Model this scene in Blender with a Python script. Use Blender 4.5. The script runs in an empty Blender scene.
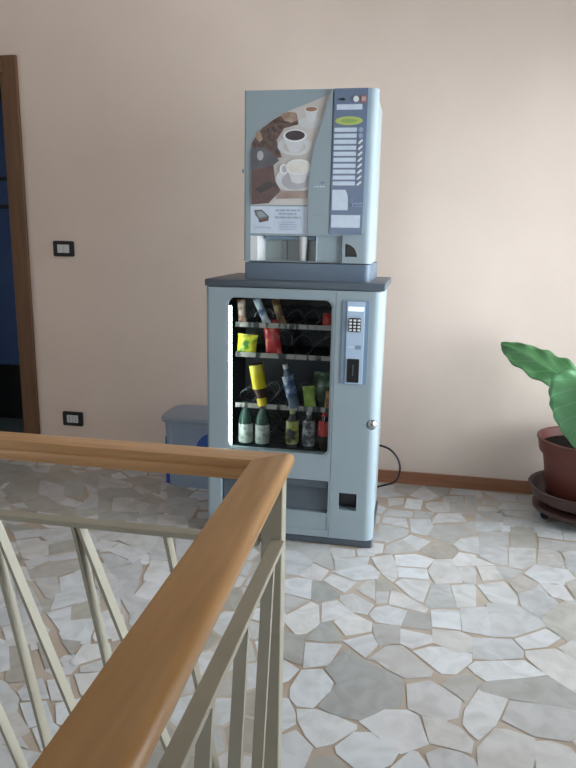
import bpy, bmesh, math, random
from mathutils import Vector, Matrix
random.seed(7)
PI = math.pi
COL = bpy.context.scene.collection

# ------------------------------------------------------------------ materials
def principled(name, col, rough=.5, metal=0., spec=.5, **kw):
    m = bpy.data.materials.new(name); m.use_nodes = True
    b = m.node_tree.nodes['Principled BSDF']
    b.inputs['Base Color'].default_value = (*col, 1)
    b.inputs['Roughness'].default_value = rough
    b.inputs['Metallic'].default_value = metal
    b.inputs['Specular IOR Level'].default_value = spec
    for k, v in kw.items(): b.inputs[k].default_value = v
    return m
def noise_mat(name, c1, c2, scale=8., rough=.5, detail=4., stretch=(1, 1, 1), bump=0., spec=.5, bscale=None, lo=.35, hi=.65, **kw):
    m = principled(name, c1, rough, 0., spec, **kw); nt = m.node_tree; b = nt.nodes['Principled BSDF']
    tc = nt.nodes.new('ShaderNodeTexCoord'); mp = nt.nodes.new('ShaderNodeMapping')
    mp.inputs['Scale'].default_value = stretch
    nz = nt.nodes.new('ShaderNodeTexNoise'); nz.inputs['Scale'].default_value = scale; nz.inputs['Detail'].default_value = detail
    cr = nt.nodes.new('ShaderNodeValToRGB')
    cr.color_ramp.elements[0].position = lo; cr.color_ramp.elements[1].position = hi
    cr.color_ramp.elements[0].color = (*c1, 1); cr.color_ramp.elements[1].color = (*c2, 1)
    L = nt.links.new
    L(tc.outputs['Object'], mp.inputs['Vector']); L(mp.outputs['Vector'], nz.inputs['Vector'])
    L(nz.outputs['Fac'], cr.inputs['Fac']); L(cr.outputs['Color'], b.inputs['Base Color'])
    if bump:
        bp = nt.nodes.new('ShaderNodeBump'); bp.inputs['Strength'].default_value = bump; bp.inputs['Distance'].default_value = .004
        n2 = nz
        if bscale:
            n2 = nt.nodes.new('ShaderNodeTexNoise'); n2.inputs['Scale'].default_value = bscale; L(mp.outputs['Vector'], n2.inputs['Vector'])
        L(n2.outputs['Fac'], bp.inputs['Height']); L(bp.outputs['Normal'], b.inputs['Normal'])
    return m
def emit_mat(name, col, s):
    m = principled(name, col, .4)
    b = m.node_tree.nodes['Principled BSDF']
    b.inputs['Emission Color'].default_value = (*col, 1); b.inputs['Emission Strength'].default_value = s
    return m

M = {}
M['wall'] = noise_mat('peach_wall_paint', (.80, .672, .592), (.83, .70, .62), 3., .75, bump=.25, bscale=160., spec=.25)
M['dark_wall'] = noise_mat('dark_unseen_wall', (.22, .18, .15), (.26, .21, .175), 3., .7)  # unseen front wall, coloured dark to cut bounce and reflections
M['ceiling'] = noise_mat('white_ceiling_paint', (.78, .75, .70), (.81, .78, .73), 3., .8, spec=.2)
M['grout'] = noise_mat('tan_grout', (.42, .32, .235), (.58, .52, .46), 2.2, .55)
M['skirt'] = noise_mat('brown_wood_skirting', (.31, .13, .07), (.39, .175, .10), 5., .4, stretch=(.6, 8, 8))
M['casing'] = noise_mat('brown_door_wood', (.13, .062, .03), (.17, .085, .042), 5., .45, stretch=(8, 8, .6))
M['oak'] = noise_mat('varnished_oak', (.44, .215, .058), (.54, .28, .09), 7., .3, detail=8, stretch=(9, .7, 9), bump=.05, lo=.3, hi=.7, **{'Coat Weight': .3, 'Coat Roughness': .12})
M['oak_across_lit'] = noise_mat('varnished_oak_cross_lit', (.54, .29, .125), (.72, .43, .22), 7., .3, detail=8, stretch=(.7, 9, 9), bump=.05, lo=.3, hi=.7)  # cross grain; base raised to paint in brighter light on the far rail
M['cream_metal'] = noise_mat('cream_painted_iron', (.385, .36, .28), (.43, .405, .325), 12., .45)
M['machine'] = noise_mat('pale_blue_grey_enamel', (.325, .405, .455), (.34, .42, .47), 4., .48, spec=.35)
M['machine_side'] = noise_mat('light_grey_enamel', (.36, .42, .44), (.38, .44, .46), 4., .5, spec=.35)
M['lid'] = noise_mat('slate_plastic', (.080, .103, .130), (.09, .115, .145), 6., .4)
M['slate'] = noise_mat('blue_slate_plastic', (.115, .165, .235), (.125, .178, .25), 6., .38)
M['panel_blue'] = noise_mat('blue_panel', (.15, .205, .32), (.16, .215, .335), 6., .35)
M['panel_light'] = noise_mat('ice_blue_panel', (.46, .60, .78), (.48, .62, .80), 6., .35)
M['panel_mid'] = noise_mat('steel_blue_strip', (.20, .30, .42), (.21, .31, .43), 6., .4)
M['dark_in'] = noise_mat('dark_interior', (.008, .012, .022), (.012, .017, .028), 5., .5)
M['black'] = noise_mat('black_plastic', (.008, .009, .012), (.012, .013, .016), 8., .35)
M['dark_gap'] = principled('dark_gap', (.015, .02, .028), .6)
M['chrome'] = principled('chrome', (.75, .77, .8), .18, 1.)
M['steel'] = principled('wire_steel', (.16, .17, .19), .35, 1.)
M['white'] = noise_mat('white_plastic', (.76, .78, .80), (.80, .82, .84), 5., .4)
M['label'] = noise_mat('pale_label', (.62, .72, .88), (.68, .78, .92), 40., .4)
M['tag'] = noise_mat('price_strip', (.34, .33, .31), (.02, .025, .03), 26., .45, stretch=(1, 0.01, .2), lo=.5, hi=.56)
M['print_grey'] = principled('grey_print', (.40, .46, .57), .5)
M['faint'] = principled('faint_logo', (.30, .39, .54), .5)
M['print_pale'] = principled('pale_print', (.44, .53, .67), .5)
M['green_oval'] = noise_mat('lime_oval', (.44, .55, .14), (.50, .60, .18), 8., .4)
M['green_in'] = principled('lime_oval_inner', (.30, .47, .12), .4)
M['tube'] = emit_mat('lit_tube', (.93, 1., .93), 11.)
M['display_lit'] = emit_mat('lit_display', (.85, .93, 1.), .55)
M['plate_black'] = principled('black_switch_plate', (.012, .013, .018), .3)
M['rocker'] = noise_mat('white_rocker', (.62, .66, .68), (.66, .70, .72), 9., .4)
M['bin'] = noise_mat('grey_blue_bin', (.29, .37, .50), (.31, .39, .52), 5., .42)
M['bin_lid'] = noise_mat('grey_bin_lid', (.27, .32, .40), (.29, .34, .42), 5., .45)
M['bin_blue'] = principled('blue_bin_print', (.03, .10, .42), .45)
M['terracotta'] = noise_mat('brown_plastic_pot', (.125, .032, .024), (.155, .042, .032), 6., .5)
M['caddy'] = noise_mat('dark_brown_caddy', (.06, .028, .024), (.085, .038, .032), 9., .45)
M['soil'] = noise_mat('dark_soil', (.008, .007, .006), (.022, .018, .015), 60., .95, bump=.8, spec=.1)
M['stem'] = noise_mat('green_stem', (.05, .11, .035), (.09, .17, .055), 8., .45)
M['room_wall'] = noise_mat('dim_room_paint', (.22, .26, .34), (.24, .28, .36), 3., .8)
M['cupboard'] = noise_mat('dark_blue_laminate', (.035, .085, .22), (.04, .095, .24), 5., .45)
M['win_frame'] = noise_mat('white_window_frame', (.72, .71, .68), (.76, .75, .72), 5., .4)

def glass_mat(name, tint=(1, 1, 1), ior=1.45):
    m = bpy.data.materials.new(name); m.use_nodes = True; nt = m.node_tree; nt.nodes.clear()
    o = nt.nodes.new('ShaderNodeOutputMaterial'); mx = nt.nodes.new('ShaderNodeMixShader')
    t = nt.nodes.new('ShaderNodeBsdfTransparent'); g = nt.nodes.new('ShaderNodeBsdfGlossy')
    t.inputs['Color'].default_value = (*tint, 1); g.inputs['Roughness'].default_value = .02
    fr = nt.nodes.new('ShaderNodeFresnel'); fr.inputs['IOR'].default_value = ior
    L = nt.links.new
    L(fr.outputs[0], mx.inputs[0]); L(t.outputs[0], mx.inputs[1]); L(g.outputs[0], mx.inputs[2]); L(mx.outputs[0], o.inputs[0])
    return m
M['glass'] = glass_mat('thin_glass', (.95, .97, .97))
M['show_glass'] = glass_mat('display_glass', (.95, .97, .97), 1.16)
M['clear_plastic'] = glass_mat('clear_plastic', (.70, .78, .82))

def leaf_mat(name, dark, light, vein):
    m = principled(name, light, .35, 0, .5, **{'Subsurface Weight': 0.0}); nt = m.node_tree; b = nt.nodes['Principled BSDF']
    uv = nt.nodes.new('ShaderNodeUVMap'); uv.uv_map = 'UVMap'
    sx = nt.nodes.new('ShaderNodeSeparateXYZ'); L = nt.links.new; L(uv.outputs['UV'], sx.inputs[0])
    def math_(op, a, bb=None):
        n = nt.nodes.new('ShaderNodeMath'); n.operation = op
        for i, v in enumerate((a, bb)):
            if v is None: continue
            if isinstance(v, (int, float)): n.inputs[i].default_value = v
            else: L(v, n.inputs[i])
        return n.outputs[0]
    av = math_('ABSOLUTE', math_('SUBTRACT', sx.outputs['X'], .5))           # distance from midrib
    t = math_('FRACT', math_('MULTIPLY', math_('ADD', sx.outputs['Y'], math_('MULTIPLY', av, -.45)), 7.))
    side = math_('LESS_THAN', math_('ABSOLUTE', math_('SUBTRACT', t, .5)), .045)
    mid = math_('LESS_THAN', av, .018)
    f = math_('MAXIMUM', side, mid)
    nz = nt.nodes.new('ShaderNodeTexNoise'); nz.inputs['Scale'].default_value = 9
    tc = nt.nodes.new('ShaderNodeTexCoord'); L(tc.outputs['Object'], nz.inputs['Vector'])
    cr = nt.nodes.new('ShaderNodeValToRGB'); cr.color_ramp.elements[0].position = .35; cr.color_ramp.elements[1].position = .65
    cr.color_ramp.elements[0].color = (*dark, 1); cr.color_ramp.elements[1].color = (*light, 1)
    L(nz.outputs['Fac'], cr.inputs['Fac'])
    mx = nt.nodes.new('ShaderNodeMix'); mx.data_type = 'RGBA'
    L(f, mx.inputs['Factor']); L(cr.outputs['Color'], mx.inputs['A']); mx.inputs['B'].default_value = (*vein, 1)
    L(mx.outputs['Result'], b.inputs['Base Color'])
    return m
M['leaf'] = leaf_mat('deep_green_leaf', (.065, .185, .07), (.085, .23, .085), (.11, .27, .11))
M['leaf_pale'] = leaf_mat('pale_green_leaf', (.12, .33, .145), (.15, .37, .17), (.19, .42, .21))

# ------------------------------------------------------------------ geometry
def box(bm, x0, x1, y0, y1, z0, z1, bev=0., seg=2, mi=0):
    vs = [bm.verts.new((x, y, z)) for x in (x0, x1) for y in (y0, y1) for z in (z0, z1)]
    fs = [bm.faces.new([vs[i] for i in f]) for f in ((0, 1, 3, 2), (4, 6, 7, 5), (0, 4, 5, 1), (2, 3, 7, 6), (0, 2, 6, 4), (1, 5, 7, 3))]
    for f in fs: f.material_index = mi
    if bev:
        es = list({e for f in fs for e in f.edges})
        bmesh.ops.bevel(bm, geom=es, offset=bev, segments=seg, affect='EDGES', profile=.5)
    return vs
def prism(bm, pts, lo, hi, axis='z', mi=0):
    """extrude a closed 2-D outline along an axis; pts are (x,y) for z, (x,z) for y, (y,z) for x"""
    def P(p, h): return {'z': (p[0], p[1], h), 'y': (p[0], h, p[1]), 'x': (h, p[0], p[1])}[axis]
    a = [bm.verts.new(P(p, lo)) for p in pts]; b = [bm.verts.new(P(p, hi)) for p in pts]
    n = len(pts)
    fs = [bm.faces.new(a), bm.faces.new(b[::-1])]
    for i in range(n):
        fs.append(bm.faces.new([a[i], b[i], b[(i + 1) % n], a[(i + 1) % n]]))
    for f in fs: f.material_index = mi
    return fs
def rrect(x0, x1, z0, z1, r, seg=6, corners=(1, 1, 1, 1)):
    """rounded rectangle; corners: (x0z0, x1z0, x1z1, x0z1)"""
    pts = []
    for (cx, cz, a0, on) in ((x0 + r, z0 + r, PI, corners[0]), (x1 - r, z0 + r, 1.5 * PI, corners[1]), (x1 - r, z1 - r, 0, corners[2]), (x0 + r, z1 - r, .5 * PI, corners[3])):
        if on:
            for k in range(seg + 1):
                a = a0 + .5 * PI * k / seg; pts.append((cx + r * math.cos(a), cz + r * math.sin(a)))
        else:
            a = a0 + .25 * PI; pts.append((cx + r * (1 if math.cos(a) > 0 else -1), cz + r * (1 if math.sin(a) > 0 else -1)))
    return pts
def lathe(bm, prof, c=(0, 0, 0), seg=24, mat=None, mi=0, arc=None):
    rings = []
    for r, z in prof:
        if r < 1e-6: rings.append([bm.verts.new((c[0], c[1], c[2] + z))])
        else: rings.append([bm.verts.new((c[0] + r * math.cos(2 * PI * k / seg), c[1] + r * math.sin(2 * PI * k / seg), c[2] + z)) for k in range(seg)])
    for a, b in zip(rings[:-1], rings[1:]):
        for k in range(seg):
            k2 = (k + 1) % seg
            if len(a) == 1 and len(b) == 1: continue
            if len(a) == 1: f = bm.faces.new([a[0], b[k2], b[k]])
            elif len(b) == 1: f = bm.faces.new([a[k], a[k2], b[0]])
            else: f = bm.faces.new([a[k], a[k2], b[k2], b[k]])
            f.material_index = mi
    if mat is not None:
        bmesh.ops.transform(bm, matrix=mat, verts=[v for r in rings for v in r])
def smooth_path(pts, n=6):
    P = [Vector(p) for p in pts]; P = [2 * P[0] - P[1]] + P + [2 * P[-1] - P[-2]]; out = []
    for i in range(1, len(P) - 2):
        for k in range(n):
            t = k / n; a, b, c, d = P[i - 1:i + 3]
            out.append(.5 * ((2 * b) + (c - a) * t + (2 * a - 5 * b + 4 * c - d) * t * t + (3 * b - a - 3 * c + d) * t ** 3))
    out.append(P[-2]); return out
def tube(bm, pts, r, seg=8, mi=0):
    P = [Vector(p) for p in pts]; rings = []; up = Vector((0, 0, 1)); n = len(P)
    t0 = (P[1] - P[0]).normalized(); ref = t0.orthogonal().normalized()
    for i, p in enumerate(P):
        t = (P[min(i + 1, n - 1)] - P[max(i - 1, 0)]).normalized()
        ref = (ref - t * ref.dot(t)).normalized(); bi = t.cross(ref)
        rr = r(i / (n - 1)) if callable(r) else r
        rings.append([bm.verts.new(p + (ref * math.cos(2 * PI * k / seg) + bi * math.sin(2 * PI * k / seg)) * rr) for k in range(seg)])
    for a, b in zip(rings[:-1], rings[1:]):
        for k in range(seg):
            bm.faces.new([a[k], a[(k + 1) % seg], b[(k + 1) % seg], b[k]]).material_index = mi
    bm.faces.new(rings[0][::-1]).material_index = mi; bm.faces.new(rings[-1]).material_index = mi
def bar(bm, p0, p1, wx, wy):
    """straight flat bar between two points, horizontal section wx by wy"""
    vs = []
    for p in (p0, p1):
        vs.append([bm.verts.new((p[0] + sx * wx / 2, p[1] + sy * wy / 2, p[2])) for sx, sy in ((-1, -1), (1, -1), (1, 1), (-1, 1))])
    bm.faces.new(vs[0]); bm.faces.new(vs[1][::-1])
    for k in range(4): bm.faces.new([vs[0][k], vs[1][k], vs[1][(k + 1) % 4], vs[0][(k + 1) % 4]])

def world_of(o):
    v = Vector(o.location)
    while o.parent: o = o.parent; v += Vector(o.location)
    return v
def obj(name, bm, mats, parent=None, origin=None, smooth=None):
    """bm is in world coordinates; becomes ONE mesh object"""
    bmesh.ops.recalc_face_normals(bm, faces=bm.faces)
    me = bpy.data.meshes.new(name)
    if not isinstance(mats, (list, tuple)): mats = [mats]
    for m in mats: me.materials.append(m)
    if parent is not None: org = world_of(parent)
    elif origin is not None: org = Vector(origin)
    else:
        xs = [v.co for v in bm.verts]
        org = Vector(((min(v.x for v in xs) + max(v.x for v in xs)) / 2, (min(v.y for v in xs) + max(v.y for v in xs)) / 2, min(v.z for v in xs)))
    bmesh.ops.translate(bm, vec=-org, verts=bm.verts)
    if smooth is not None:
        for f in bm.faces: f.smooth = True
        for e in bm.edges:
            if len(e.link_faces) == 2 and e.calc_face_angle(0) > math.radians(smooth): e.smooth = False
    bm.to_mesh(me); bm.free()
    o = bpy.data.objects.new(name, me); COL.objects.link(o)
    if parent is not None: o.parent = parent
    else: o.location = org
    return o
def thing(name, label, cat, loc, group=None):
    o = bpy.data.objects.new(name, None); COL.objects.link(o); o.location = loc; o.empty_display_size = .1
    return tag(o, label, cat, group)
def tag(o, label, cat, group=None):
    o['label'] = label; o['category'] = cat
    if group: o['group'] = group
    return o
def struct(name, bm, m, parent=None, smooth=None):
    o = obj(name, bm, m, parent, origin=(0, 0, 0) if parent is None else None, smooth=smooth)
    if parent is None: o['kind'] = 'structure'
    return o
def cut(o, cutters):
    """carve closed bmeshes out of an object"""
    for bm in cutters:
        bmesh.ops.recalc_face_normals(bm, faces=bm.faces)
        me = bpy.data.meshes.new('cutter'); bmesh.ops.translate(bm, vec=-world_of(o), verts=bm.verts); bm.to_mesh(me); bm.free()
        c = bpy.data.objects.new('cutter', me); COL.objects.link(c); c.location = world_of(o)
        md = o.modifiers.new('b', 'BOOLEAN'); md.operation = 'DIFFERENCE'; md.object = c; md.solver = 'EXACT'
        bpy.context.view_layer.update()
        dg = bpy.context.evaluated_depsgraph_get()
        new = bpy.data.meshes.new_from_object(o.evaluated_get(dg))
        o.modifiers.clear(); old = o.data; o.data = new; bpy.data.meshes.remove(old)
        bpy.data.objects.remove(c); bpy.data.meshes.remove(me)
    return o
def dup(root, loc, label=None, group=None):
    r = root.copy(); COL.objects.link(r); r.location = loc
    if label: r['label'] = label
    if group: r['group'] = group
    for ch in list(root.children):
        c = ch.copy(); COL.objects.link(c); c.parent = r
        for g in list(ch.children):
            d = g.copy(); COL.objects.link(d); d.parent = c
    return r
B = bmesh.new

# ------------------------------------------------------------------ room
XL, XR, YF, ZC = -3.0, 2.35, -6.2, 2.95
FY, BY = -.843, -.787
DX0, DX1, DZ = -2.17, -1.369, 2.105          # doorway in the back wall

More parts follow.
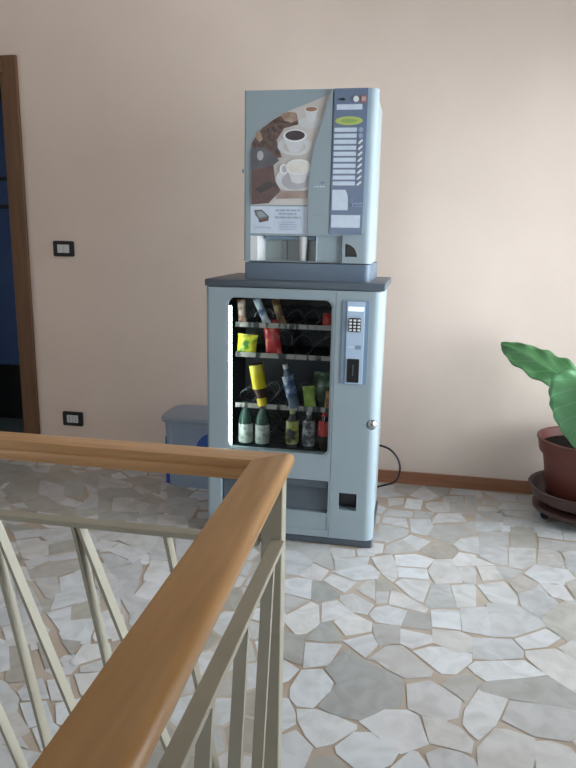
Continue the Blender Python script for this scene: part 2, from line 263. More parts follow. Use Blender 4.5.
STONES = """1;698,-158 782,-151 783,-60 691,-43
2;805,-150 880,-164 933,-37 787,-46
1;872,-179 954,-231 1020,-167 942,-30
2;1020,-148 1037,-158 1081,-33 951,-33
1;1074,-110 1206,-99 1211,-27 1090,-25
1;703,-236 755,-231 850,-189 796,-152 699,-171
1.5;1035,-223 1137,-222 1138,-127 1042,-150
1.5;1143,-221 1197,-219 1205,-111 1151,-124
1;773,-343 840,-304 842,-222 764,-241
0;849,-347 924,-356 937,-230 859,-225
1;954,-323 986,-370 1064,-351 1065,-228 971,-245 950,-278
1.5;1068,-350 1133,-367 1187,-354 1196,-224 1073,-244
0.5;716,-444 741,-449 763,-379 709,-336
1;755,-467 884,-464 888,-393 776,-387
1.5;897,-465 969,-448 990,-380 900,-379
0.5;980,-506 1040,-482 1136,-449 1109,-362 1010,-385 985,-454
0.5;755,-549 811,-565 871,-581 857,-485 756,-488
0.7;887,-625 952,-643 987,-563 969,-468 877,-486
0.5;724,-566 736,-563 739,-481 718,-476
1.3;742,-658 781,-758 865,-667 875,-608 812,-585 741,-586
1.6;959,-645 1061,-710 1087,-633 1156,-599 1101,-501 995,-522
1.2;1170,-577 1180,-439 1118,-474
0.8;914,-803 970,-705 883,-662 847,-716
1.4;776,-860 815,-859 915,-812 847,-716 783,-792
0.2;731,-887 771,-861 771,-781 723,-775
2;985,-860 1049,-845 1080,-765 1054,-720 981,-711 922,-810
0.8;1088,-763 1172,-777 1186,-601 1101,-648 1065,-709
0;833,-962 949,-953 981,-877 908,-847 823,-874
0.1;843,-1057 896,-1055 959,-1052 949,-968 840,-975
0.7;984,-1073 1079,-1045 1088,-1016 1051,-861 985,-881 956,-981
0.1;1070,-914 1147,-886 1153,-798 1086,-789 1055,-861
0.8;1093,-1042 1135,-1042 1142,-954 1135,-904 1072,-925
0.6;751,-984 782,-1050 821,-1097 837,-1066 837,-979 809,-878 729,-920
1.8;764,-1183 840,-1159 791,-1083 758,-1091
0.4;904,-1215 935,-1226 965,-1064 857,-1068 832,-1108
1.3;941,-1261 1054,-1235 1033,-1079 968,-1088
0.5;1057,-1235 1122,-1214 1132,-1080 1124,-1048 1042,-1081
0.3;816,-1267 941,-1296 953,-1264 860,-1181 821,-1170
1.2;770,-1275 809,-1260 812,-1179 764,-1187
0.5;778,-1394 860,-1397 881,-1298 813,-1278 771,-1299 751,-1350
1.9;866,-1401 964,-1401 959,-1297 881,-1303
0.2;967,-1379 1061,-1379 1062,-1254 963,-1270
0.5;1067,-1383 1159,-1394 1161,-1208 1066,-1241
1.4;401,-923 543,-882 541,-840 359,-857
0.9;404,-1122 463,-1123 496,-1012 421,-931 369,-947
1.3;499,-1004 568,-1048 589,-1043 547,-889 428,-925
0.5;577,-955 659,-920 654,-864 558,-862 551,-888
0.3;673,-912 740,-897 731,-822 661,-855
0.7;596,-1049 715,-992 719,-911 582,-961
0.3;493,-1144 552,-1151 571,-1067 505,-1022 464,-1130
0.2;679,-1122 763,-1090 770,-1038 728,-982 584,-1069
0.1;432,-1265 536,-1291 516,-1155 461,-1154 416,-1182
0.2;650,-1222 686,-1134 588,-1094 563,-1149
2.2;539,-1303 574,-1307 638,-1256 632,-1232 563,-1158 521,-1165
1.3;461,-1409 521,-1310 435,-1277
0.8;733,-1228 765,-1252 755,-1101 725,-1119 691,-1187
0.6;640,-1274 688,-1347 743,-1352 762,-1283 682,-1221 638,-1250
0.1;596,-1435 645,-1401 694,-1351 631,-1282 581,-1312
0.1;471,-1457 522,-1525 555,-1512 590,-1452 569,-1333 541,-1315 462,-1431
0.1;686,-1497 765,-1453 764,-1400 695,-1355 636,-1418
2.5;507,-1657 570,-1683 554,-1526 510,-1526 475,-1492
1.8;612,-1549 680,-1526 625,-1426 593,-1439 560,-1545
0.7;577,-1695 650,-1665 678,-1551 562,-1564
0.5;757,-1602 793,-1528 769,-1468 681,-1528
1.7;775,-1467 799,-1536 812,-1519 864,-1502 858,-1396 768,-1410
2.2;687,-1750 649,-1855 703,-1882 775,-1884 817,-1840 871,-1806 876,-1741 872,-1681 806,-1649 758,-1619 697,-1573 645,-1684
0.2;529,-1777 545,-1765 566,-1706 507,-1666
0.3;564,-1839 589,-1868 633,-1865 671,-1785 674,-1745 633,-1691 574,-1708 556,-1795
1.2;825,-1645 884,-1678 955,-1654 963,-1627 869,-1514 820,-1527 765,-1614 791,-1608
0;991,-1634 1033,-1625 1083,-1552 1086,-1511 995,-1493 957,-1501 905,-1536
0.4;863,-1502 899,-1523 965,-1475 963,-1433 863,-1418
0.8;968,-1474 1043,-1511 1088,-1501 1094,-1416 1055,-1389 967,-1398
0.2;602,-1925 632,-1978 665,-2012 703,-1990 759,-1925 757,-1908 704,-1887 644,-1871 592,-1882
0.3;563,-1980 597,-1939 590,-1899 560,-1844 535,-1845
0.5;589,-2108 643,-2097 656,-2014 602,-1962 571,-1988
2.2;655,-2116 717,-2103 765,-2071 713,-2032 666,-2045 650,-2084
0.1;720,-2022 773,-2063 807,-2073 856,-2028 872,-1986 853,-1962 816,-1945 802,-1929 756,-1937 714,-1999
0.1;812,-1933 878,-1988 947,-1939 920,-1835 892,-1820 830,-1831 807,-1856 765,-1893
0.9;895,-1812 925,-1827 995,-1840 1028,-1819 1041,-1746 999,-1705 955,-1675 889,-1709
1.5;1042,-1735 1051,-1748 1090,-1678 1096,-1660 1074,-1615 1016,-1645 990,-1687
0.8;952,-1935 1009,-1941 1054,-1950 1064,-1905 1031,-1859 995,-1843 934,-1835
1;955,-2030 1073,-2005 1059,-1967 1026,-1950 978,-1948 943,-1974
0.3;905,-2063 951,-2025 921,-1973 903,-1973 856,-2040
0.3;1041,-1844 1057,-1874 1078,-1895 1128,-1828 1171,-1714 1099,-1677 1049,-1786
1.2;1226,-1850 1313,-1849 1358,-1802 1372,-1737 1354,-1726 1312,-1715 1181,-1718 1150,-1803
0.7;1072,-1999 1199,-1972 1217,-1921 1223,-1859 1157,-1840 1125,-1844 1073,-1928
0.5;1212,-1969 1313,-1953 1323,-1904 1309,-1874 1264,-1861 1225,-1870
0.5;1332,-1884 1357,-1885 1357,-1809 1321,-1849
0.9;1164,-1396 1233,-1378 1346,-1292 1281,-1185 1205,-1166 1161,-1188
0.3;1256,-1447 1330,-1417 1385,-1352 1343,-1311 1232,-1396
0.9;1091,-1533 1151,-1530 1241,-1498 1252,-1460 1222,-1400 1099,-1417
0;1072,-1582 1092,-1616 1121,-1639 1192,-1619 1299,-1572 1242,-1510 1097,-1549
0.6;1255,-1492 1300,-1566 1372,-1640 1417,-1662 1454,-1498 1408,-1469 1356,-1424 1260,-1458
1.4;1352,-1291 1399,-1364 1481,-1310 1529,-1096 1459,-1087 1383,-1177 1338,-1233
1;1392,-1452 1445,-1473 1476,-1331 1434,-1343 1365,-1416
1.8;1106,-1691 1182,-1709 1313,-1714 1388,-1727 1395,-1696 1370,-1650 1316,-1588 1298,-1581 1120,-1643 1093,-1675
1.2;1167,-803 1224,-860 1272,-857 1291,-692 1171,-711
1.1;1277,-871 1330,-874 1384,-824 1409,-682 1298,-694
1.3;1394,-821 1497,-828 1504,-717 1479,-665 1419,-688
1;1519,-746 1612,-725 1631,-639 1577,-651 1513,-691
1.4;1503,-812 1520,-874 1580,-868 1611,-728 1514,-755
0.7;1163,-1012 1244,-980 1221,-884 1149,-900
0.2;1146,-893 1223,-868 1152,-823
1.5;1249,-993 1309,-930 1325,-900 1276,-879 1223,-886
0.5;1379,-981 1464,-965 1511,-891 1506,-848 1386,-831 1330,-918
1.6;1283,-1079 1357,-1023 1372,-986 1318,-938 1258,-998
0.6;1175,-1166 1265,-1174 1279,-1111 1242,-1004 1141,-1054
0.5;1405,-1083 1451,-1098 1479,-1091 1461,-982 1378,-994
1.1;1283,-1172 1327,-1230 1418,-1130 1409,-1095 1355,-1032 1285,-1087
1.6;1488,-1077 1530,-1092 1580,-868 1474,-962
1;1519,-1143 1529,-1099 1452,-1110
0.9;1203,-136 1237,-140 1236,-41 1212,-22
1;1313,-145 1398,-137 1405,-51 1250,-38
1.3;1415,-132 1491,-126 1503,-52 1418,-48
1.3;1230,-223 1322,-212 1327,-165 1236,-152
0.4;1198,-309 1298,-285 1286,-244 1203,-252
1;1359,-249 1482,-241 1472,-199 1412,-157 1339,-174
0.9;1333,-330 1462,-342 1471,-255 1315,-281
1.2;1180,-439 1260,-420 1230,-407 1188,-333
1.3;1269,-414 1302,-400 1311,-314 1205,-329
1.1;1303,-454 1428,-440 1452,-354 1314,-356
0.7;1172,-548 1218,-547 1294,-501 1283,-425 1180,-449
1.4;1175,-697 1296,-678 1314,-529 1186,-558
2.2;1307,-679 1416,-662 1433,-459 1332,-473
0.8;1442,-541 1542,-554 1555,-449 1485,-367 1440,-438
0.9;1550,-552 1650,-556 1680,-420 1562,-448
1.7;1426,-668 1512,-679 1634,-629 1646,-574 1538,-577 1442,-563
1.2;-960,-588 -870,-644 -797,-685 -804,-616 -883,-473 -1010,-504
1.2;-698,-564 -686,-724 -591,-677 -718,-461 -801,-425
0.9;-1174,-305 -1081,-298 -1112,-225 -1214,-250
1;-926,-291 -888,-234 -994,-228
1;-962,-777 -903,-775 -969,-718 -1008,-752
2;-1046,-397 -906,-450 -902,-316 -1004,-231 -1079,-281
1.7;-830,-570 -738,-587 -762,-500 -879,-295 -906,-422
1.8;-805,-397 -709,-459 -647,-444 -741,-246 -852,-304
2.5;-888,-784 -664,-800 -700,-715 -788,-700 -901,-626 -962,-679
2.2;-588,-664 -506,-740 -641,-457 -689,-468
1.5;-1040,-796 -1002,-763 -1141,-644
2.5;-1153,-594 -1020,-718 -978,-670 -977,-578 -1075,-404 -1178,-488
2.6;-1187,-575 -1214,-467 -1110,-382 -1224,-252 -1414,-232
1.2;-699,-449 -550,-398 -631,-323 -776,-292
1.1;-503,-709 -384,-681 -366,-598 -486,-544 -566,-563
1.8;-371,-586 -317,-613 -346,-511 -418,-471 -466,-553
1.8;-498,-385 -382,-448 -438,-276 -560,-240 -648,-311
1.4;-241,-673 -123,-719 -136,-557 -172,-483 -301,-486 -312,-572
0.8;-241,-806 -133,-804 -116,-753 -159,-703 -275,-706
1.4;-313,-800 -250,-808 -307,-637 -351,-608 -350,-761
2.2;-582,-689 -534,-678 -572,-551 -442,-520 -538,-426 -686,-476
2;-521,-813 -355,-798 -384,-706 -559,-735
2;-311,-488 -220,-438 -274,-346 -373,-355
1.2;-114,-591 -72,-594 -104,-509 -144,-518
1.3;-89,-699 -42,-688 -64,-618 -108,-641
2.3;-93,-806 -20,-789 -35,-710 -85,-710 -119,-730
2.2;-868,-995 -826,-1029 -729,-973 -903,-957
1;-767,-1090 -689,-1040 -734,-974 -817,-1027
0.6;-650,-1231 -600,-1237 -560,-1172 -687,-1061 -755,-1108
1;-677,-1037 -601,-1093 -515,-1021 -580,-916 -715,-981
2.4;-559,-1181 -468,-1102 -519,-1022 -604,-1104
1;-518,-1237 -415,-1176 -446,-1117 -546,-1197
1.8;-561,-1318 -517,-1375 -441,-1341 -365,-1255 -406,-1202 -509,-1253
0.9;-531,-1231 -554,-1199 -622,-1261 -573,-1312
0.4;-360,-1442 -296,-1357 -361,-1272 -418,-1352
1.3;-399,-1488 -370,-1497 -371,-1437 -437,-1349 -501,-1388
0.6;-306,-1539 -232,-1451 -292,-1364 -356,-1449 -367,-1466 -334,-1560
1.9;-238,-1605 -153,-1580 -166,-1536 -218,-1462 -274,-1532
0.3;-241,-1670 -236,-1618 -278,-1533 -334,-1587
0.2;-198,-1720 -110,-1724 -131,-1682 -153,-1580 -239,-1618 -232,-1686
0.1;-101,-1699 -35,-1660 -88,-1545 -137,-1596 -118,-1679
0.5;-409,-1098 -359,-1106 -334,-1020 -368,-1028 -462,-1030
1;-437,-1003 -346,-982 -382,-903 -492,-951
1.9;-278,-1218 -234,-1225 -280,-1126 -342,-1122
0.6;-266,-1366 -223,-1404 -204,-1320 -286,-1220 -358,-1200
0.8;-210,-1431 -112,-1537 -99,-1521 -185,-1332 -220,-1340
0.3;-322,-1816 -251,-1767 -281,-1678 -344,-1635 -381,-1663 -427,-1699
0.9;-448,-1691 -395,-1653 -453,-1572 -509,-1599
0.5;-521,-1581 -461,-1560 -533,-1474 -579,-1492
1;-465,-1547 -388,-1652 -355,-1618 -369,-1567 -482,-1447 -551,-1431
0.8;-588,-1479 -541,-1460 -621,-1348 -667,-1359
1.1;-429,-1001 -355,-1005 -347,-917 -472,-913
0.8;-237,-1049 -180,-1075 -172,-1003 -194,-925 -329,-924 -347,-992
0.4;-212,-1158 -184,-1076 -321,-1028 -338,-1101
0.5;-371,-1119 -342,-1102 -346,-1023 -424,-1010
1.2;-275,-1244 -209,-1175 -313,-1125 -358,-1135
1.3;-204,-1304 -128,-1303 -145,-1223 -188,-1143 -202,-1192 -263,-1250
1.1;-139,-1141 -53,-1112 -119,-971 -177,-942 -168,-1082
0.5;-101,-1297 -16,-1236 -48,-1138 -132,-1148 -117,-1259
0.2;-3,-1428 -9,-1243 -90,-1294 -92,-1404
1.1;-47,-1092 7,-1170 1,-943 -112,-927
1;-138,-1429 -68,-1514 -24,-1433 -100,-1406 -114,-1316 -197,-1318
0.5;-237,-1391 -201,-1319 -310,-1243
1.2;-36,-1586 1,-1603 -12,-1445 -61,-1512
0.2;-49,-1687 -13,-1656 -78,-1543 -124,-1560
2.6;-318,-1844 -260,-1943 -192,-1919 -221,-1865 -292,-1771 -346,-1795
2.3;-182,-1861 -139,-1841 -246,-1738 -273,-1756
2.2;-137,-1787 -146,-1716 -213,-1719
0.1;-98,-1827 -23,-1757 -54,-1707 -126,-1735 -119,-1821
1.1;-69,-1857 -5,-1838 -16,-1772 -81,-1834
0.4;-22,-1948 -6,-1954 -6,-1848 -80,-1874
0.5;-88,-1989 -60,-1983 -55,-1946 -91,-1892 -143,-1918
0.8;-199,-1977 -167,-2007 -104,-1984 -165,-1913 -196,-1929
0.3;-91,-2100 -45,-2066 -101,-2001 -163,-2023
0;-27,-2070 -4,-2073 -11,-1968 -68,-2003
0.1;-15,-2167 2,-2126 -16,-2084 -41,-2073 -76,-2105
1;-130,-2170 -104,-2157 -83,-2114 -155,-2056 -202,-2062
0.3;-48,-2171 -91,-2139 -99,-2163
0.9;-73,-2256 10,-2238 -8,-2180 -91,-2176 -126,-2176
0.3;-307,-1904 -285,-1889 -362,-1775 -401,-1761
1;-209,-2051 -160,-2049 -184,-2001 -255,-1952 -278,-1947"""

def stone_mat():
    m = principled('broken_marble_paving', (.6, .6, .6), .33, 0, .5); nt = m.node_tree; b = nt.nodes['Principled BSDF']; L = nt.links.new
    at = nt.nodes.new('ShaderNodeAttribute'); at.attribute_name = 'stone_colour'
    tc = nt.nodes.new('ShaderNodeTexCoord')
    n1 = nt.nodes.new('ShaderNodeTexNoise'); n1.inputs['Scale'].default_value = 9; n1.inputs['Detail'].default_value = 8; n1.inputs['Distortion'].default_value = 1.6
    L(tc.outputs['Object'], n1.inputs['Vector'])
    cr = nt.nodes.new('ShaderNodeValToRGB')
    cr.color_ramp.elements[0].position = .3; cr.color_ramp.elements[1].position = .62
    cr.color_ramp.elements[0].color = (.80, .79, .77, 1); cr.color_ramp.elements[1].color = (1, 1, 1, 1)
    L(n1.outputs['Fac'], cr.inputs['Fac'])
    mx = nt.nodes.new('ShaderNodeMix'); mx.data_type = 'RGBA'; mx.blend_type = 'MULTIPLY'; mx.inputs['Factor'].default_value = 1
    L(at.outputs['Color'], mx.inputs['A']); L(cr.outputs['Color'], mx.inputs['B']); L(mx.outputs['Result'], b.inputs['Base Color'])
    return m
M['stone'] = stone_mat()

def tone_col(t):
    k = [(0, (.76, .775, .80)), (1, (.62, .62, .63)), (2, (.44, .43, .40)), (3, (.29, .28, .26))]
    for (a, ca), (b, cb) in zip(k[:-1], k[1:]):
        if t <= b:
            f = (t - a) / (b - a); c = [ca[i] + (cb[i] - ca[i]) * f for i in range(3)]; break
    h = random.uniform(-.02, .02)
    return (c[0] + h, c[1] + random.uniform(-.006, .006), c[2] - h, 1)
def build_floor():
    bm = B(); col = bm.loops.layers.float_color.new('stone_colour')
    box(bm, XL - .1, XR + .1, YF - .1, .0, -.12, 0., mi=0)
    polys = []
    for ln in STONES.strip().split('\n'):
        t, ps = ln.split(';')
        polys.append((float(t), [tuple(int(v) / 1000 for v in p.split(',')) for p in ps.split()]))  # tones of the left stones also carry some of the shade lying there
    def add(ps, t, z):
        c = tone_col(t)
        f = bm.faces.new([bm.verts.new((x, y, z)) for x, y in ps]); f.material_index = 1
        for l in f.loops: l[col] = c
    cents = []
    for t, ps in polys:
        cx = sum(p[0] for p in ps) / len(ps); cy = sum(p[1] for p in ps) / len(ps); cents.append((cx, cy))
        ps = [(min(max(x, XL), XR), y) for x, y in ps]
        add([(cx + (x - cx) * (1.035 if cx > .5 else 1.10), min(-.012, cy + (y - cy) * (1.035 if cy < -1 else 1.08) * (1.06 if cx < .5 else 1))) for x, y in ps], min(t, 1.95), .0012 + len(cents) * 4e-6)
    # the paving the photograph does not show, or shows only between traced stones: irregular cells
    def inside(x, y, ps):
        r = False
        for i in range(len(ps)):
            (x0, y0), (x1, y1) = ps[i - 1], ps[i]
            if (y0 > y) != (y1 > y) and x < (x1 - x0) * (y - y0) / (y1 - y0) + x0: r = not r
        return r
    seeds = []; y = -.09
    while y > YF:
        x = XL + .1
        while x < XR:
            sx, sy = x + random.uniform(-.075, .075), min(-.05, y + random.uniform(-.07, .07))
            left = (-1.6 < sx < .5 or 1.3 < sx < 2.2) and sy > -2.3
            if min((sx - c[0]) ** 2 + (sy - c[1]) ** 2 for c in cents) > (.062 if left else .115) ** 2 and not any(inside(sx, sy, p) for _, p in polys):
                if min([9.] + [(sx - q[0]) ** 2 + (sy - q[1]) ** 2 for q in seeds]) > .08 ** 2: seeds.append((sx, sy))
            x += .06 if y > -2.3 and (sx < .5 or sx > 1.2) else .2
        y -= .06 if y > -2.3 else .17
    allp = seeds + cents
    for s in seeds:
        cell = [(s[0] - .4, s[1] - .4), (s[0] + .4, s[1] - .4), (s[0] + .4, s[1] + .4), (s[0] - .4, s[1] + .4)]
        cell = [(min(max(a, XL), XR), min(max(b, YF), -.012)) for a, b in cell]
        for o in allp:
            dx, dy = o[0] - s[0], o[1] - s[1]; d = math.hypot(dx, dy)
            if d < 1e-6 or d > 1.1: continue
            lim = d / 2 - .0055; nx, ny = dx / d, dy / d; out = []
            for i in range(len(cell)):
                a, b = cell[i - 1], cell[i]
                da = (a[0] - s[0]) * nx + (a[1] - s[1]) * ny - lim; db = (b[0] - s[0]) * nx + (b[1] - s[1]) * ny - lim
                if (da > 0) != (db > 0):
                    t = da / (da - db); out.append((a[0] + (b[0] - a[0]) * t, a[1] + (b[1] - a[1]) * t))
                if db <= 0: out.append(b)
            cell = out
            if len(cell) < 3: break
        if len(cell) >= 3: add(cell, random.choice((.1, .3, .6, .9, 1.2, 1.7, 2.2)), .0006 + seeds.index(s) * 5e-7)
    o = obj('floor', bm, [M['grout'], M['stone']], origin=(0, 0, 0)); o['kind'] = 'structure'
    return o
build_floor()

bm = B(); box(bm, XL - .1, XR + .1, YF - .1, .12, ZC, ZC + .1); struct('ceiling', bm, M['ceiling'])
bm = B()
box(bm, XL - .1, DX0, 0, .12, 0, ZC); box(bm, DX1, XR + .1, 0, .12, 0, ZC); box(bm, DX0, DX1, 0, .12, DZ, ZC)
struct('wall_back', bm, M['wall'])
bm = B(); box(bm, XL - .1, XL, YF - .1, 0, 0, ZC); struct('wall_left', bm, M['wall'])
FX0, FX1, FZ0, FZ1 = -1.2, .1, 1.0, 2.1
bm = B(); box(bm, XL, FX0, YF - .1, YF, 0, ZC); box(bm, FX1, XR, YF - .1, YF, 0, ZC); box(bm, FX0, FX1, YF - .1, YF, 0, FZ0); box(bm, FX0, FX1, YF - .1, YF, FZ1, ZC)
struct('wall_front', bm, M['dark_wall'])
WY0, WY1, WZ0, WZ1 = -2.1, -.10, .08, 2.20
bm = B()
box(bm, XR, XR + .1, YF - .1, WY0, 0, ZC); box(bm, XR, XR + .1, WY1, 0, 0, ZC)
box(bm, XR, XR + .1, WY0, WY1, 0, WZ0); box(bm, XR, XR + .1, WY0, WY1, WZ1, ZC)
struct('wall_right', bm, M['wall'])
bm = B()
for y0, y1 in ((WY0, WY0 + .06), (WY1 - .06, WY1), ((WY0 + WY1) / 2 - .04, (WY0 + WY1) / 2 + .04)): box(bm, XR + .02, XR + .07, y0, y1, WZ0, WZ1)
for z0, z1 in ((WZ0, WZ0 + .06), (WZ1 - .06, WZ1)): box(bm, XR + .021, XR + .069, WY0, WY1, z0, z1)
wf = struct('window_1', bm, M['win_frame'])
bm = B(); box(bm, XR + .042, XR + .048, WY0 + .05, WY1 - .05, WZ0 + .05, WZ1 - .05); struct('pane', bm, M['glass'], wf)
bm = B()
for x0, x1 in ((FX0, FX0 + .06), (FX1 - .06, FX1), ((FX0 + FX1) / 2 - .04, (FX0 + FX1) / 2 + .04)): box(bm, x0, x1, YF - .07, YF - .02, FZ0, FZ1)
for z0, z1 in ((FZ0, FZ0 + .06), (FZ1 - .06, FZ1)): box(bm, FX0, FX1, YF - .069, YF - .021, z0, z1)
wf2 = struct('fill_window', bm, M['win_frame'])  # unseen window, added for soft fill from behind the camera
bm = B(); box(bm, FX0 + .05, FX1 - .05, YF - .048, YF - .042, FZ0 + .05, FZ1 - .05); struct('pane', bm, M['glass'], wf2)
bm = B(); box(bm, DX1 + .078, XR, -.014, 0, 0, .068, .003); struct('baseboard_back', bm, M['skirt'])
bm = B(); box(bm, XL, DX0 - .078, -.014, 0, 0, .068, .003); struct('baseboard_left', bm, M['skirt'])

# doorway with its wooden casing and the dim room beyond
bm = B()
for x0, x1 in ((DX1, DX1 + .078), (DX0 - .078, DX0)): box(bm, x0, x1, -.02, 0, 0, DZ + .087, .004)
box(bm, DX0, DX1, -.02, 0, DZ, DZ + .087, .004)
dr = struct('door_1', bm, M['casing'])
bm = B()
box(bm, DX1 - .022, DX1, -.012, .125, 0, DZ); box(bm, DX0, DX0 + .022, -.012, .125, 0, DZ); box(bm, DX0 + .022, DX1 - .022, -.012, .125, DZ - .022, DZ)
struct('door_jamb', bm, M['casing'], dr)
bm = B()
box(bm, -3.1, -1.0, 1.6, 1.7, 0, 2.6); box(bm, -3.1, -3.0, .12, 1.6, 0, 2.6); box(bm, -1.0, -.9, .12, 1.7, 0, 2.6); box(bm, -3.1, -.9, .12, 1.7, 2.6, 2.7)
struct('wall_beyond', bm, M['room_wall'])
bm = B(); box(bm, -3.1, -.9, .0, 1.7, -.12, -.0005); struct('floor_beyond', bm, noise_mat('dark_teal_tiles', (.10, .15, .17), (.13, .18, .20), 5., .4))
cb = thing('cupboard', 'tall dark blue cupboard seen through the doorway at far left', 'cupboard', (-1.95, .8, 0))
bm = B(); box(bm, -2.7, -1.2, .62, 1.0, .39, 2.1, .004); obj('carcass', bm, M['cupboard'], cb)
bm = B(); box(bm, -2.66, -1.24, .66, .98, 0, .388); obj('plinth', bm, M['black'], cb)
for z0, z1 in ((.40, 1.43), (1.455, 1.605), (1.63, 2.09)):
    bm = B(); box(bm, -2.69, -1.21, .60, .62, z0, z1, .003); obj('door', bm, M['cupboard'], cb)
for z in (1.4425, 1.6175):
    bm = B(); box(bm, -2.69, -1.21, .608, .6195, z - .0125, z + .0125); obj('gap_strip', bm, M['dark_gap'], cb)

# ------------------------------------------------------------------ switch plates
def plate(name, label, cat, x0, x1, z0, z1, socket):
    t = thing(name, label, cat, ((x0 + x1) / 2, 0, z0))
    bm = B(); prism(bm, rrect(x0, x1, z0, z1, .009), -.0095, -.0005, 'y'); obj('cover_plate', bm, M['plate_black'], t)
    cx, cz = (x0 + x1) / 2, (z0 + z1) / 2
    n = 2
    for k in range(n):
        a = cx - .036 + k * .036
        bm = B(); box(bm, a + .001, a + .035, -.013, -.009, cz - .0225, cz + .0225, .0015); r = obj('socket_insert' if socket else 'rocker', bm, M['rocker'], t)
        if socket:
            bm = B()
            for dz in (-.011, 0, .011): prism(bm, [(a + .018 + .0028 * math.cos(q * PI / 4), cz + dz + .0028 * math.sin(q * PI / 4)) for q in range(8)], -.0134, -.0125, 'y')
            obj('pin_hole', bm, M['dark_gap'], r)
    return t
plate('light_switch', 'black framed light switch with white rockers, higher on the wall', 'light switch', -1.140, -1.018, 1.156, 1.240, False)
plate('wall_socket', 'black framed wall socket low down beneath the light switch', 'socket', -1.138, -1.014, .186, .270, True)

# ------------------------------------------------------------------ snack vending machine
vm = thing('vending_machine', 'pale grey glass fronted snack vending machine carrying the coffee machine', 'vending machine', (.365, -.6, 0))
bm = B(); box(bm, .018, .712, -.766, -.34, .034, 1.082, .004)
cab = obj('cabinet', bm, M['machine_side'], vm, smooth=35)
c = B(); box(c, .055, .56, -.80, -.40, .36, 1.06); cut(cab, [c])
bm = B()                                                            # lining of the display compartment
box(bm, .056, .559, -.408, -.402, .362, 1.058); box(bm, .056, .060, -.764, -.408, .362, 1.058); box(bm, .555, .559, -.764, -.408, .362, 1.058)
box(bm, .060, .555, -.764, -.408, .362, .366); box(bm, .060, .555, -.764, -.408, 1.054, 1.058)
obj('interior_lining', bm, M['dark_in'], vm)
bm = B(); box(bm, .010, .720, -.836, -.36, .003, .030, .003); obj('plinth', bm, M['lid'], vm)
for fx in (.06, .67):
    for fy in (-.80, -.40):
        bm = B(); lathe(bm, [(0, 0), (.02, 0), (.02, .006), (0, .006)], (fx, fy, 0), 12); obj('foot', bm, M['black'], vm)
bm = B(); box(bm, 0, .73, -.848, -.333, 1.083, 1.112, .006, 3); obj('top_slab', bm, M['lid'], vm, smooth=35)

def plan_rr(x0, x1, y0, y1, rl, rr, n=7):
    p = [(x0, y1), ]
    for k in range(n + 1):
        a = PI + .5 * PI * k / n; p.append((x0 + rl + rl * math.cos(a), y0 + rl + rl * math.sin(a)))
    for k in range(n + 1):
        a = 1.5 * PI + .5 * PI * k / n; p.append((x1 - rr + rr * math.cos(a), y0 + rr + rr * math.sin(a)))
    p.append((x1, y1)); return p
bm = B(); prism(bm, plan_rr(.004, .724, FY, -.7665, .014, .040), .036, 1.080)
door = obj('door', bm, M['machine'], vm)
cs = []
c = B(); prism(c, rrect(.096, .523, .399, 1.040, .03), -.90, -.70, 'y'); cs.append(c)          # window
c = B(); prism(c, rrect(.078, .540, .390, 1.049, .03), -.824, -.70, 'y'); cs.append(c)
c = B(); prism(c, rrect(.066, .531, .144, .288, .008), -.90, -.775, 'y'); cs.append(c)           # delivery opening
c = B(); prism(c, rrect(.062, .533, .066, .137, .008), -.90, FY + .004, 'y'); cs.append(c)       # shallow panel below
c = B(); prism(c, rrect(.576, .651, .166, .242, .004), -.90, -.79, 'y'); cs.append(c)            # coin return
c = B(); box(c, .5375, .5400, -.9, FY + .004, .04, 1.075); cs.append(c)                          # seam
c = B(); prism(c, rrect(.088, .531, .391, 1.048, .036), -.90, FY + .003, 'y'); cs.append(c)     # window rebate
c = B(); lathe(c, [(0, -.03), (.022, -.03), (.022, .03), (0, .03)], seg=20, mat=Matrix.Translation((.699, FY, .544)) @ Matrix.Rotation(PI / 2, 4, 'X')); cs.append(c)
cut(door, cs)
for p in door.data.polygons: p.use_smooth = False
bm = B(); prism(bm, rrect(.080, .538, .392, 1.047, .029), -.8235, -.8195, 'y'); obj('window_pane', bm, M['show_glass'], door)
bm = B(); box(bm, .068, .529, -.836, -.785, .252, .286, .006, 3); obj('delivery_lip', bm, M['lid'], door)
bm = B(); prism(bm, [(-.826, .147), (-.820, .147), (-.808, .2475), (-.814, .2475)], .070, .527, 'x'); obj('delivery_flap', bm, M['lid'], door)
bm = B(); box(bm, .577, .650, -.800, -.791, .167, .241); obj('coin_return_cup', bm, M['black'], door)
bm = B(); prism(bm, [(-.832, .2405), (-.826, .2405), (-.808, .181), (-.814, .181)], .585, .642, 'x'); obj('coin_return_flap', bm, M['black'], door)
bm = B(); m_ = Matrix.Translation((.699, -.824, .544)) @ Matrix.Rotation(PI / 2, 4, 'X')
lathe(bm, [(0, 0), (.020, 0), (.020, .006), (.014, .012), (.014, .020), (.011, .023), (0, .023)], seg=20, mat=m_); lk = obj('lock', bm, M['chrome'], door, smooth=35)
bm = B(); box(bm, .6975, .7005, -.8478, -.8460, .538, .550); obj('keyhole', bm, M['black'], lk)
